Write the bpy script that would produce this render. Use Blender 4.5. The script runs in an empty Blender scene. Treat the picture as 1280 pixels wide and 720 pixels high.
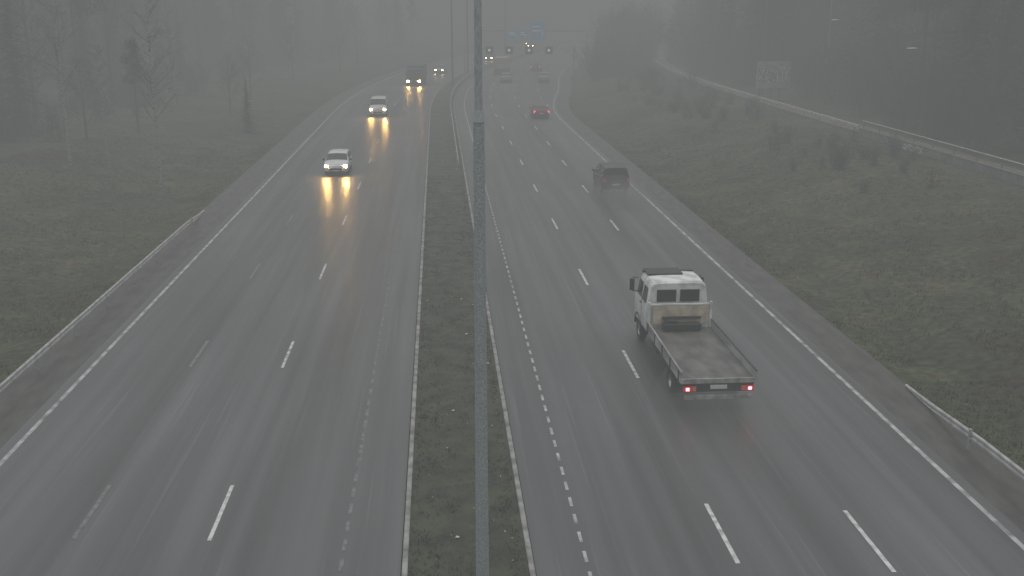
import bpy, math, random
import numpy as np
from mathutils import Vector, noise as mnoise
import bmesh
random.seed(7)
scene = bpy.context.scene
COL = scene.collection
scene.view_settings.view_transform = 'Standard'
scene.view_settings.look = 'None'
scene.view_settings.exposure = 0

# ---------------------------------------------------------------- materials
def pmat(name, c1, c2=None, scale=5.0, rough=0.6, metal=0.0, bump=0.0, stretch=(1,1,1), spec=0.5,
         emis=None, estr=0.0, lo=0.35, hi=0.65, coat=0.0, detail=5, coord='Object', rough2=None):
    m = bpy.data.materials.new(name); m.use_nodes = True
    nt = m.node_tree; N = nt.nodes; L = nt.links
    b = N['Principled BSDF']
    if c2 is None: c2 = tuple(x*0.75 for x in c1)
    tc = N.new('ShaderNodeTexCoord'); mp = N.new('ShaderNodeMapping'); mp.inputs['Scale'].default_value = stretch
    nz = N.new('ShaderNodeTexNoise'); nz.inputs['Scale'].default_value = scale; nz.inputs['Detail'].default_value = detail
    cr = N.new('ShaderNodeValToRGB')
    cr.color_ramp.elements[0].position = lo; cr.color_ramp.elements[1].position = hi
    cr.color_ramp.elements[0].color = (*c2, 1); cr.color_ramp.elements[1].color = (*c1, 1)
    L.new(tc.outputs[coord], mp.inputs['Vector']); L.new(mp.outputs[0], nz.inputs['Vector'])
    L.new(nz.outputs['Fac'], cr.inputs['Fac']); L.new(cr.outputs[0], b.inputs['Base Color'])
    b.inputs['Roughness'].default_value = rough; b.inputs['Metallic'].default_value = metal
    b.inputs['Specular IOR Level'].default_value = spec
    b.inputs['Coat Weight'].default_value = coat
    if rough2 is not None:
        mr = N.new('ShaderNodeMapRange'); mr.inputs['From Min'].default_value = lo; mr.inputs['From Max'].default_value = hi
        mr.inputs['To Min'].default_value = rough2; mr.inputs['To Max'].default_value = rough
        L.new(nz.outputs['Fac'], mr.inputs['Value']); L.new(mr.outputs[0], b.inputs['Roughness'])
    if emis is not None:
        b.inputs['Emission Color'].default_value = (*emis, 1); b.inputs['Emission Strength'].default_value = estr
    if bump:
        bp = N.new('ShaderNodeBump'); bp.inputs['Strength'].default_value = bump; bp.inputs['Distance'].default_value = 0.02
        L.new(nz.outputs['Fac'], bp.inputs['Height']); L.new(bp.outputs[0], b.inputs['Normal'])
    return m

def road_mat():
    m = bpy.data.materials.new('wet_asphalt'); m.use_nodes = True
    nt = m.node_tree; N = nt.nodes; L = nt.links; b = N['Principled BSDF']
    tc = N.new('ShaderNodeTexCoord')
    def noise(sx, sy, sc, det=4, loc=0):
        mp = N.new('ShaderNodeMapping'); mp.inputs['Scale'].default_value = (sx, sy, 1); mp.inputs['Location'].default_value = (loc, loc*1.7, 0)
        n = N.new('ShaderNodeTexNoise'); n.inputs['Scale'].default_value = sc; n.inputs['Detail'].default_value = det
        L.new(tc.outputs['UV'], mp.inputs[0]); L.new(mp.outputs[0], n.inputs['Vector']); return n.outputs['Fac']
    def rng(x, a, b_, c, d):
        r = N.new('ShaderNodeMapRange'); r.inputs['From Min'].default_value = a; r.inputs['From Max'].default_value = b_
        r.inputs['To Min'].default_value = c; r.inputs['To Max'].default_value = d; L.new(x, r.inputs['Value']); return r.outputs[0]
    def math_(op, x, y):
        r = N.new('ShaderNodeMath'); r.operation = op
        for i, v in enumerate((x, y)):
            if isinstance(v, (int, float)): r.inputs[i].default_value = v
            else: L.new(v, r.inputs[i])
        return r.outputs[0]
    broad = noise(1, .02, .75, 3)
    streak = noise(1, .02, 2.2, 3, 3)
    thin = noise(1, .012, 7, 2, 9)
    fine = noise(1, 1, 60, 2, 1)
    patch = noise(1, .3, .22, 6, 5)
    v = math_('ADD', rng(broad, .3, .7, .030, .082), rng(streak, .35, .65, -.010, .012))
    v = math_('ADD', v, rng(thin, .60, .72, 0, .03))
    v = math_('MULTIPLY', v, rng(fine, .25, .75, .6, 1.4))
    v = math_('MULTIPLY', v, rng(patch, .3, .7, .75, 1.2))
    cc = N.new('ShaderNodeCombineColor')
    L.new(v, cc.inputs[0]); L.new(math_('MULTIPLY', v, 1.0), cc.inputs[1]); L.new(math_('MULTIPLY', v, 1.02), cc.inputs[2])
    L.new(cc.outputs[0], b.inputs['Base Color'])
    r = math_('ADD', rng(broad, .3, .7, .28, .50), rng(fine, .3, .7, -.03, .05))
    L.new(r, b.inputs['Roughness'])
    b.inputs['Specular IOR Level'].default_value = .65
    bp = N.new('ShaderNodeBump'); bp.inputs['Strength'].default_value = .25; bp.inputs['Distance'].default_value = .01
    L.new(fine, bp.inputs['Height']); L.new(bp.outputs[0], b.inputs['Normal'])
    return m

def ground_mat():
    m = bpy.data.materials.new('winter_grass_ground'); m.use_nodes = True
    nt = m.node_tree; N = nt.nodes; L = nt.links; b = N['Principled BSDF']
    tc = N.new('ShaderNodeTexCoord')
    def noise(sc, det): 
        n = N.new('ShaderNodeTexNoise'); n.inputs['Scale'].default_value = sc; n.inputs['Detail'].default_value = det
        L.new(tc.outputs['Object'], n.inputs['Vector']); return n.outputs['Fac']
    a = noise(.12, 6); f = noise(3.0, 8); g = noise(.6, 4)
    cr = N.new('ShaderNodeValToRGB'); e = cr.color_ramp.elements
    e[0].position = .3; e[0].color = (.036, .029, .019, 1)
    e[1].position = .72; e[1].color = (.078, .062, .036, 1)
    k = e.new(.45); k.color = (.036, .043, .019, 1)
    k = e.new(.58); k.color = (.050, .058, .025, 1)
    mx = N.new('ShaderNodeMath'); mx.operation = 'ADD'
    ml = N.new('ShaderNodeMath'); ml.operation = 'MULTIPLY_ADD'; L.new(g, ml.inputs[0]); ml.inputs[1].default_value = .7; ml.inputs[2].default_value = -.35
    L.new(a, mx.inputs[0]); L.new(ml.outputs[0], mx.inputs[1]); L.new(mx.outputs[0], cr.inputs['Fac'])
    mr = N.new('ShaderNodeMapRange'); mr.inputs['From Min'].default_value = .3; mr.inputs['From Max'].default_value = .7
    mr.inputs['To Min'].default_value = .45; mr.inputs['To Max'].default_value = 1.45; L.new(f, mr.inputs['Value'])
    mm = N.new('ShaderNodeMix'); mm.data_type = 'RGBA'; mm.blend_type = 'MULTIPLY'; mm.inputs[0].default_value = 1
    L.new(cr.outputs[0], mm.inputs[6])
    cc = N.new('ShaderNodeCombineColor')
    for i in range(3): L.new(mr.outputs[0], cc.inputs[i])
    L.new(cc.outputs[0], mm.inputs[7]); L.new(mm.outputs[2], b.inputs['Base Color'])
    b.inputs['Roughness'].default_value = .95; b.inputs['Specular IOR Level'].default_value = .2
    bp = N.new('ShaderNodeBump'); bp.inputs['Strength'].default_value = .8; bp.inputs['Distance'].default_value = .15
    L.new(f, bp.inputs['Height']); L.new(bp.outputs[0], b.inputs['Normal'])
    return m

M = dict(
 road=road_mat(), ground=ground_mat(),
 shoulder=pmat('wet_shoulder', (.062,.056,.05), (.028,.026,.024), 2.5, .55, bump=.5, stretch=(1,.3,1), detail=9),
 soil=pmat('median_soil', (.045,.05,.026), (.018,.021,.013), 1.4, .9, bump=.8, detail=10),
 paint=pmat('worn_road_paint', (.55,.55,.53), (.18,.18,.17), 3.5, .5, detail=9, lo=.3, hi=.58),
 paint_f=pmat('faded_road_paint', (.17,.17,.165), (.07,.07,.068), 5, .5, detail=9),
 paint_e=pmat('dirty_edge_paint', (.42,.42,.41), (.13,.13,.125), 2.2, .5, detail=10, lo=.32, hi=.62),
 kerb=pmat('kerb_stone', (.28,.28,.26), (.11,.105,.10), 2.5, .7, detail=8),
 galv=pmat('galvanised_steel', (.355,.385,.395), (.235,.26,.27), 38, .55, .15, detail=8, lo=.42, hi=.58),
 galv2=pmat('pole_upper_steel', (.37,.40,.42), (.28,.305,.325), 30, .55, .15, stretch=(1,1,.3)),
 polefar=pmat('dark_pole_steel', (.13,.14,.145), (.09,.095,.10), 12, .6, .2),  # darker steel, picked so the far poles stand out from the fog
 rail=pmat('guardrail_zinc', (.50,.50,.49), (.32,.32,.31), 3, .5, .2),
 path=pmat('path_gravel', (.17,.135,.10), (.09,.072,.055), 2, .9, bump=.3),
 conc=pmat('weathered_concrete', (.17,.17,.16), (.09,.09,.085), 1.6, .85, bump=.2, detail=8),
 dark=pmat('dark_plastic', (.018,.018,.02), (.01,.01,.011), 8, .45),
 tyre=pmat('tyre_rubber', (.02,.02,.02), (.012,.012,.012), 20, .8),
 rim=pmat('wheel_alloy', (.35,.35,.36), (.2,.2,.2), 10, .35, .8),
 glass=pmat('vehicle_glass', (.015,.018,.021), (.010,.012,.013), 3, .12, spec=.35),
 white=pmat('white_vehicle_paint', (.70,.71,.70), (.55,.56,.55), 2, .35, coat=.2),
 whited=pmat('dirty_white_paint', (.66,.68,.66), (.36,.37,.35), 2.2, .5, detail=9, lo=.3, hi=.6),
 black=pmat('black_vehicle_paint', (.022,.023,.025), (.014,.015,.016), 3, .4, coat=.2),
 red=pmat('red_vehicle_paint', (.16,.02,.02), (.10,.014,.014), 3, .4, coat=.2),
 silver=pmat('silver_vehicle_paint', (.38,.39,.40), (.3,.31,.32), 3, .3, .3, coat=.5),
 brown=pmat('dark_truck_paint', (.045,.036,.03), (.025,.02,.017), 2, .5),
 cream=pmat('cream_panel', (.55,.50,.38), (.34,.30,.22), 3, .6, detail=9),
 deck=pmat('wet_deck', (.13,.12,.112), (.05,.047,.045), 2.0, .34, detail=9, rough2=.5, stretch=(1,.4,1)),
 steel=pmat('chassis_steel', (.05,.05,.052), (.025,.025,.026), 4, .6, .3),
 board=pmat('side_board', (.42,.43,.42), (.18,.18,.18), 3, .5, .2, stretch=(1,.3,1), detail=9),
 head=pmat('headlight_lit', (.9,.9,.8), (.8,.8,.7), 5, .2, emis=(1,.56,.15), estr=1700),
 headf=pmat('headlight_lit_far', (.9,.9,.8), (.8,.8,.7), 5, .2, emis=(1,.62,.25), estr=350),
 tail=pmat('tail_light_lit', (.5,.02,.03), (.4,.015,.02), 5, .3, emis=(1,.06,.10), estr=7),
 tailt=pmat('truck_tail_light_lit', (.5,.02,.03), (.4,.015,.02), 5, .3, emis=(1,.10,.13), estr=16),
 taild=pmat('tail_light_faint_glow', (.25,.015,.015), (.18,.01,.01), 5, .3, emis=(1,.04,.05), estr=.15),  # red lens given a faint added glow, no lamp lit in it
 plate=pmat('licence_plate_white', (.6,.6,.6), (.5,.5,.5), 9, .5),
 amber=pmat('amber_lens', (.6,.25,.03), (.5,.2,.02), 9, .3),
 blue=pmat('blue_sign_face_glow', (.01,.14,.26), (.008,.12,.23), 2, .5, emis=(.0,.30,.52), estr=.42),  # sign face with added glow so the blue carries through the fog
 signw=pmat('white_sign_legend_glow', (.75,.78,.8), (.65,.68,.7), 4, .5, emis=(1,1,1), estr=.3),  # legend also given an added glow, the sign has no lamp
 led=pmat('lit_sign_disc', (.8,.8,.8), (.7,.7,.7), 6, .5, emis=(1,1,.95), estr=.8),
 graf=pmat('graffiti_panel', (.36,.37,.37), (.22,.23,.23), .9, .7, detail=8),
 sprayw=pmat('white_spray_paint', (.68,.69,.70), (.5,.5,.52), 3, .7),
 sprayd=pmat('dark_spray_paint', (.05,.055,.065), (.03,.03,.04), 3, .7),
 bark=pmat('dark_bark', (.05,.042,.035), (.025,.021,.018), 6, .95, stretch=(1,1,.2)),
 birch=pmat('birch_bark', (.24,.235,.22), (.05,.045,.04), 2.2, .8, stretch=(.5,.5,2.5), detail=6, lo=.38, hi=.5),
 twig=pmat('bare_twigs', (.05,.041,.034), (.03,.025,.021), 1.5, .95),
 twigr=pmat('brush_twigs', (.05,.04,.03), (.025,.02,.016), .8, .95),
 needle=pmat('conifer_needles', (.024,.035,.022), (.012,.018,.012), .9, .9, detail=8),
 pineb=pmat('pine_bark', (.08,.055,.04), (.045,.035,.028), 2.5, .95, stretch=(1,1,.3)),
 grass=pmat('grass_blades', (.085,.082,.038), (.05,.05,.024), .35, .9, detail=7),
 litter=pmat('litter', (.5,.5,.5), (.2,.18,.15), 2, .8),
)

# ---------------------------------------------------------------- mesh builder
class MB:
    def __init__(s): s.v = []; s.f = []
    def box(s, cx, cy, cz, sx, sy, sz, tx=1.0, ty=1.0):
        n = len(s.v); a, b, c = sx/2, sy/2, sz/2
        for z, kx, ky in ((-c, 1, 1), (c, tx, ty)):
            for x, y in ((-a, -b), (a, -b), (a, b), (-a, b)): s.v.append((cx+x*kx, cy+y*ky, cz+z))
        for q in ((0,3,2,1),(4,5,6,7),(0,1,5,4),(1,2,6,5),(2,3,7,6),(3,0,4,7)): s.f.append(tuple(n+i for i in q))
        return s
    def tube(s, p0, p1, r0, r1, n=6, cap=False):
        p0 = Vector(p0); p1 = Vector(p1); d = (p1-p0)
        if d.length < 1e-6: return s
        d.normalize(); a = d.cross(Vector((0,0,1)) if abs(d.z) < .9 else Vector((1,0,0))).normalized(); b = d.cross(a)
        k = len(s.v)
        for p, r in ((p0, r0), (p1, r1)):
            for i in range(n):
                t = 2*math.pi*i/n; q = p+a*(r*math.cos(t))+b*(r*math.sin(t)); s.v.append(q[:])
        for i in range(n): s.f.append((k+i, k+(i+1) % n, k+n+(i+1) % n, k+n+i))
        if cap: s.f.append(tuple(k+i for i in reversed(range(n)))); s.f.append(tuple(k+n+i for i in range(n)))
        return s
    def poly(s, pts):
        k = len(s.v); s.v += [tuple(p) for p in pts]; s.f.append(tuple(range(k, k+len(pts)))); return s
    def loft(s, rings, closed=True, caps=True):
        k = len(s.v); n = len(rings[0])
        for r in rings: s.v += [tuple(p) for p in r]
        for j in range(len(rings)-1):
            for i in range(n if closed else n-1):
                s.f.append((k+j*n+i, k+j*n+(i+1) % n, k+(j+1)*n+(i+1) % n, k+(j+1)*n+i))
        if caps:
            s.f.append(tuple(k+i for i in reversed(range(n)))); s.f.append(tuple(k+(len(rings)-1)*n+i for i in range(n)))
        return s
    def lathe_x(s, prof, cx, n=24):
        rings = []
        for i in range(n):
            t = 2*math.pi*i/n
            rings.append([(cx+x, r*math.cos(t), r*math.sin(t)) for x, r in prof])
        k = len(s.v); m = len(prof)
        for r in rings: s.v += r
        for i in range(n):
            for j in range(m-1):
                s.f.append((k+i*m+j, k+i*m+j+1, k+((i+1) % n)*m+j+1, k+((i+1) % n)*m+j))
        return s
    def mesh(s, name, mat, smooth=None):
        me = bpy.data.meshes.new(name); me.from_pydata(s.v, [], s.f); me.materials.append(M[mat]); me.update()
        if smooth:
            bm = bmesh.new(); bm.from_mesh(me); bmesh.ops.recalc_face_normals(bm, faces=bm.faces); bm.to_mesh(me); bm.free()
            me.shade_smooth(); me.set_sharp_from_angle(angle=math.radians(smooth))
        return me
    def obj(s, name, mat, parent=None, loc=(0,0,0), smooth=None, bevel=0, label=None):
        o = bpy.data.objects.new(name, s.mesh(name, mat, smooth)); COL.objects.link(o); o.location = loc
        if parent: o.parent = parent
        if bevel:
            md = o.modifiers.new('Bevel', 'BEVEL'); md.width = bevel; md.segments = 2; md.limit_method = 'ANGLE'
        if label: o['label'] = label
        return o

def empty(name, label, cat, loc=(0,0,0), rz=0, group=None):
    o = bpy.data.objects.new(name, None); COL.objects.link(o); o.location = loc; o.rotation_euler = (0,0,rz); o.empty_display_size = .3
    tag(o, label, cat, group); return o
def tag(o, label, cat, group=None):
    o['label'] = label; o['category'] = cat
    if group: o['group'] = group
def structure(o, kind='structure'):
    o['kind'] = kind; return o
def clone(root, loc, rz, scale=1.0, label=None, group=None):
    def rec(o, par):
        c = o.copy(); COL.objects.link(c)
        if par: c.parent = par
        for ch in o.children: rec(ch, c)
        return c
    kids = list(root.children)
    c = root.copy(); COL.objects.link(c)
    for ch in kids: rec(ch, c)
    c.location = loc; c.rotation_euler = (0,0,rz); c.scale = (scale,)*3 if not isinstance(scale, tuple) else scale
    if label: c['label'] = label
    if group: c['group'] = group
    return c

# ---------------------------------------------------------------- road geometry
K = .0011
def cx(Y):
    if Y < 120: return 0.0
    if Y < 230: return K*(Y-120)**2
    return K*110**2 + .242*(Y-230)
def sl(Y):
    return 0.0 if Y < 120 else (2*K*(Y-120) if Y < 230 else .242)
def P(u, Y, z=0.0):
    s = sl(Y); l = math.hypot(1, s); return (cx(Y)+u/l, Y-u*s/l, z)
def head(Y): return -math.atan(sl(Y))
def ss(a, b, x):
    t = max(0, min(1, (x-a)/(b-a))); return t*t*(3-2*t)
def wid(Y): return 3.4*ss(112, 165, Y)
def frange(a, b, st):
    n = max(1, int(math.ceil((b-a)/st))); return [a+(b-a)*i/n for i in range(n+1)]
def ribbon(name, mat, u0, u1, Y0, Y1, z=0.0, step=4, segs=None):
    f0 = u0 if callable(u0) else (lambda Y: u0); f1 = u1 if callable(u1) else (lambda Y: u1)
    v = []; f = []; uv = []
    for a, b in (segs or [(Y0, Y1)]):
        ys = frange(a, b, step); k = len(v)
        for Y in ys:
            zz = z(Y) if callable(z) else z
            v += [P(f0(Y), Y, zz), P(f1(Y), Y, zz)]; uv += [(f0(Y), Y), (f1(Y), Y)]
        for i in range(len(ys)-1): f.append((k+2*i, k+2*i+1, k+2*i+3, k+2*i+2))
    me = bpy.data.meshes.new(name); me.from_pydata(v, [], f); me.materials.append(M[mat])
    ul = me.uv_layers.new(name='UVMap')
    for lp in me.loops: ul.data[lp.index].uv = uv[lp.vertex_index]
    o = bpy.data.objects.new(name, me); COL.objects.link(o); return structure(o)

def gz(u, Y):
    w = wid(Y) if u > 0 else 0
    x = u-w if u > 0 else u
    n = mnoise.noise(Vector((u*.12, Y*.08, 0)))*.35 + mnoise.noise(Vector((u*.5, Y*.4, 3)))*.12
    if -14.6 < x < 15.2: return -.08
    if x >= 15.2:
        if u > 31: 
            base = 2.2 + max(0, u-37)*.16
            k = 0 if u < 37.5 else ss(37.5, 45, u)
            return base+n*k*2
        t = ss(15.2, 31-w, x); d = -.25*math.exp(-((x-17.2)/1.1)**2)
        return -.02+2.2*t+d+n*ss(15.2, 19, x)*(1-ss(28, 31, u))
    t = -x
    return -.02 -.3*math.exp(-((t-17)/1.4)**2) + 1.3*ss(17, 32, t) + max(0, t-32)*.07 + n*ss(14.6, 19, t)

def build_ground():
    us = [-420,-300,-200,-140,-100,-80,-65,-55,-48,-42,-38,-34,-31]+[-30+i*.75 for i in range(20)]+[-15,-14.6,-14.3,-10,-5,0,5,10,14.6,15.2]+[16+i*.75 for i in range(20)]+[31,31.5,33,35,37.5,40,43,47,52,58,66,80,100,140,200,300,420]
    ys = [-60+i*3 for i in range(20)]+[0+i*1.5 for i in range(110)]+[165+i*4 for i in range(50)]+[370,400,450,500,560,620,700]
    v = [P(u+(wid(Y) if 14 < u < 16 else 0), Y, gz(u+(wid(Y) if 14 < u < 16 else 0), Y)) for Y in ys for u in us]; n = len(us)
    f = [(j*n+i, j*n+i+1, (j+1)*n+i+1, (j+1)*n+i) for j in range(len(ys)-1) for i in range(n-1)]
    me = bpy.data.meshes.new('ground'); me.from_pydata(v, [], f); me.materials.append(M['ground']); me.shade_smooth()
    o = bpy.data.objects.new('ground', me); COL.objects.link(o); structure(o)
build_ground()

YE = 620
ribbon('road', 'road', -12.55, -1.02, -40, YE)
ribbon('road', 'road', 1.98, lambda Y: 13.75+wid(Y), -40, YE)
ribbon('road_shoulder', 'shoulder', -14.5, -12.55, -40, YE, -.004)
ribbon('road_shoulder', 'shoulder', lambda Y: 13.75+wid(Y), lambda Y: 15.3+wid(Y), -40, YE, -.004)
def median():
    v = []; f = []; us = [-.86,-.6,-.2,.2,.6,1.0,1.4,1.82]
    ys = frange(-40, 140, .8)+frange(142, YE, 4)
    for Y in ys:
        for i, u in enumerate(us):
            e = 0 if i in (0, 7) else 1
            v.append(P(u, Y, .07+e*(.05+.06*mnoise.noise(Vector((u*1.3, Y*.7, 0)))+.03*mnoise.noise(Vector((u*4, Y*3, 0))))))
    n = 8
    for j in range(len(ys)-1):
        for i in range(n-1): f.append((j*n+i, j*n+i+1, (j+1)*n+i+1, (j+1)*n+i))
    me = bpy.data.meshes.new('median_ground'); me.from_pydata(v, [], f); me.materials.append(M['soil']); me.shade_smooth()
    o = bpy.data.objects.new('median_ground', me); COL.objects.link(o); structure(o)
    for a, b in ((-.99, -.86), (1.82, 1.95)):
        rings = []
        for Y in frange(-40, YE, 4):
            rings.append([P(a, Y, -.02), P(a, Y, .10), P(a+.02, Y, .115), P(b-.02, Y, .115), P(b, Y, .10), P(b, Y, -.02)])
        m = MB().loft(rings); structure(m.obj('kerb', 'kerb'))
median()

# markings
ZM = .006
ribbon('edge_line', 'paint_e', -12.22, -12.08, -20, YE, ZM)
ribbon('edge_line', 'paint_e', lambda Y: 13.28+wid(Y), lambda Y: 13.42+wid(Y), -20, YE, ZM)
def dashes(u, start, per, ln, y1, w, mat='paint', name='lane_line', y0=-10):
    segs = []; y = start
    while y > y0: y -= per
    while y < y1: segs.append((y, y+ln)); y += per
    ribbon(name, mat, (lambda Y: u(Y)-w/2) if callable(u) else u-w/2, (lambda Y: u(Y)+w/2) if callable(u) else u+w/2, 0, 0, ZM, 3, segs)
dashes(6.55, 20.4, 12, 2.9, 400, .11)
dashes(9.9, 19.8, 12, 2.9, 400, .11)
dashes(lambda Y: 13.4, 139.8, 12, 2.9, 400, .11, y0=136)
dashes(-5.55, 22.3, 12, 2.9, 400, .10)
dashes(-8.75, 22.6, 12, 2.9, 400, .12, 'paint_f')
dashes(3.16, 0, .9, .5, 75, .08, 'paint_e', 'dotted_edge_line')
ribbon('edge_line', 'paint_e', 3.11, 3.21, 75, YE, ZM)
dashes(-2.36, 0, .9, .55, 75, .09, 'paint_f', 'dotted_edge_line')
ribbon('edge_line', 'paint_f', -2.41, -2.31, 75, YE, ZM)

# path on the embankment
ribbon('path', 'path', 33.6, 36.8, 20, 420, lambda Y: 2.2+.03, 4)

# ---------------------------------------------------------------- guardrails
def guardrail(name_label, u, Y0, Y1, end_flare=True, zbase=0.0, flip=1):
    root = empty('guardrail', name_label, 'guardrail', P(u, (Y0+Y1)/2, zbase))
    o = Vector(root.location)
    prof = [(0, .42), (.04, .46), (.04, .52), (0, .56), (.04, .60), (.04, .66), (0, .70), (-.012, .70), (.025, .655), (.025, .605), (-.012, .56), (.025, .515), (.025, .465), (-.012, .42)]
    rings = []
    ys = frange(Y0, Y1, 2)
    for Y in ys:
        dz = 0; du = 0
        if end_flare: t = ss(Y1-7, Y1, Y); dz -= .6*t; du += .5*t*flip
        rings.append([tuple(Vector(P(u+du-flip*a, Y, zbase+max(z+dz, .0 + z*.05)))-o) for a, z in prof])
    MB().loft(rings).obj('rail', 'rail', root, smooth=30)
    for Y in frange(Y0+1, Y1-5, 4):
        x, y, _ = P(u+.06*flip, Y); MB().box(0, 0, .31, .06, .1, .66).obj('post', 'galv', root, (x-o.x, y-o.y, 0), bevel=.008)
    return root
guardrail('low galvanised guardrail with ramped end beside the grass verge', -13.8, 14, 63, True, flip=-1)
guardrail('galvanised guardrail with ramped end beside the wide shoulder', 14.7, 12, 31, True, flip=1)
guardrail('galvanised guardrail along the planted median strip', 1.45, 78, 300, False, flip=-1, zbase=.1)
guardrail('long pale guardrail along the raised footpath', 33.1, 80, 215, True, zbase=2.25, flip=1)
def parapet():
    o = Vector(P(33.1, 60, 2.2)); root = empty('parapet_wall', 'low concrete wall with graffiti beside the raised footpath', 'wall', o)
    MB().box(0, 0, .18, .25, 39, .7).obj('wall', 'conc', root, bevel=.02)
    MB().box(0, 0, .56, .3, 39.1, .05).obj('coping', 'conc', root, bevel=.01)
    for i in range(14):
        MB().tube((0, -19+i*2.92, .55), (0, -19+i*2.92, 1.15), .035, .035, 8).obj('railing_post', 'polefar', root)
    MB().tube((0, -19.2, 1.16), (0, 19.2, 1.16), .04, .04, 8, True).obj('handrail', 'rail', root)
    MB().tube((0, -19.2, .86), (0, 19.2, .86), .025, .025, 8, True).obj('handrail', 'polefar', root)
    rr = random.Random(4)
    for j in range(3):
        m = MB(); y = 9+j*1.1; pts = []
        for i in range(16): pts.append((-.13, y+.45*math.cos(i*.9+j)+rr.uniform(-.12,.12), .24+.22*math.sin(i*1.27+j)))
        for a, b in zip(pts, pts[1:]):
            d = Vector(b)-Vector(a); n = Vector((0, -d.z, d.y)).normalized()*.04
            m.poly([Vector(a)+n, Vector(b)+n, Vector(b)-n, Vector(a)-n])
        m.obj('graffiti', 'sprayw', root)
parapet()

# ---------------------------------------------------------------- graffiti board
def board():
    x, y, _ = P(35.4, 109); root = empty('graffiti_board', 'pale freestanding board covered in graffiti on steel posts by the path', 'board', (x, y, 2.1), 0.22)
    MB().box(0, 0, 2.9, 4.0, .12, 2.9).obj('panel', 'graf', root, bevel=.02)
    for a in (-1.5, -.1, .9):
        MB().box(a, .14, 1.3, .14, .14, 5.6).obj('post', 'polefar', root, bevel=.01)
    MB().box(0, 0, 4.39, 4.1, .2, .06).obj('cap_rail', 'dark', root)
    for mat, w, yy, seed in (('sprayd', .20, -.066, 1), ('sprayw', .12, -.070, 1), ('sprayd', .06, -.074, 2)):
        m = MB()
        for L in range(5):
            q = random.Random(seed*50+L); cx0 = -1.45+L*.73; pts = []
            ph = q.uniform(0, 6); fx = q.choice((1, 2, 3)); fz = q.choice((1, 2))
            for i in range(22):
                t = i/21*2*math.pi*.85
                pts.append(Vector((cx0+.36*math.sin(fx*t+ph), 0, 2.95+.9*math.cos(fz*t+ph*.5)*(1 if L % 2 else .8))))
            for a, b in zip(pts, pts[1:]):
                d = (b-a); n = Vector((-d.z, 0, d.x)).normalized()*w/2; e = d.normalized()*w*.3; yo = Vector((0, yy-.0003*len(m.f), 0))
                m.poly([a+n-e+yo, b+n+e+yo, b-n+e+yo, a-n-e+yo])
        m.obj('graffiti', mat, root)
board()

# ---------------------------------------------------------------- lamps
def lamp(label, loc, H, r0, r1, arms=(1,), armlen=2.0, joint=None, group='street lamps', rz=0, far=True):
    ma, mb_ = ('polefar', 'polefar') if far else ('galv', 'galv2')
    root = empty('street_lamp', label, 'street lamp', loc, rz, group)
    m = MB(); jz = joint or H*.6
    m.tube((0,0,0), (0,0,jz), r0, r0+(r1-r0)*.6 if joint is None else r1*1.38, 20)
    m.tube((0,0,-.05), (0,0,.9), r0*1.25, r0*1.2, 20, True)
    m.obj('pole', ma, root, smooth=40)
    m = MB(); m.tube((0,0,jz), (0,0,H), (r0+(r1-r0)*.6) if joint is None else r1, r1*.8, 20, True)
    if joint: m.tube((0,0,jz-.05), (0,0,jz+.12), r1*1.5, r1*1.15, 20, True)
    m.obj('upper_pole', mb_, root, smooth=40)
    for a in arms:
        m = MB(); pts = [Vector((0,0,H-.3)), Vector((a*.35, 0, H+.25)), Vector((a*armlen*.6, 0, H+.45)), Vector((a*armlen, 0, H+.5))]
        for p, q in zip(pts, pts[1:]): m.tube(p, q, r1*.5, r1*.45, 8, True)
        m.obj('arm', ma, root, smooth=40)
        rings = []
        for k, (t, w, h) in enumerate(((0, .07, .05), (.15, .15, .09), (.5, .17, .1), (.75, .13, .07), (.85, .05, .03))):
            c = armlen+t; rings.append([(a*c, w*math.cos(q*math.pi/4), H+.5+h*math.sin(q*math.pi/4)) for q in range(8)])
        MB().loft(rings).obj('lamp_head', 'silver', root, smooth=50)
    return root
lamp('tall mottled galvanised lamp post with twin arms in the median', (.62, 16, .1), 15, .122, .062, (1, -1), 2.2, joint=10.35, group='lamp posts in the median', far=False)
for Y in (161, 187, 236):
    x, y, _ = P(.45, Y); lamp('slim grey lamp post with twin arms in the median', (x, y, .1), 14.5, .17, .11, (1, -1), 2.2, group='lamp posts in the median', rz=head(Y))
x, y, _ = P(37.2, 78); lamp('short path lamp with single arm beside the trees', (x, y, 2.2), 6.2, .05, .03, (-1,), .9, group='path lamps')
x, y, _ = P(41, 104); lamp('path lamp with single arm among the trees', (x, y, 2.5), 7.6, .06, .035, (-1,), .9, group='path lamps')
x, y, _ = P(35.8, 114); lamp('tall grey lamp post rising behind the graffiti board', (x, y, 2.1), 11.5, .1, .06, (-1,), 1.2, group='path lamps')
x, y, _ = P(37, 160); lamp('tall grey lamp post among dark trees by the path', (x, y, 2.1), 11.5, .12, .08, (-1,), 1.2, group='path lamps')

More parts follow.
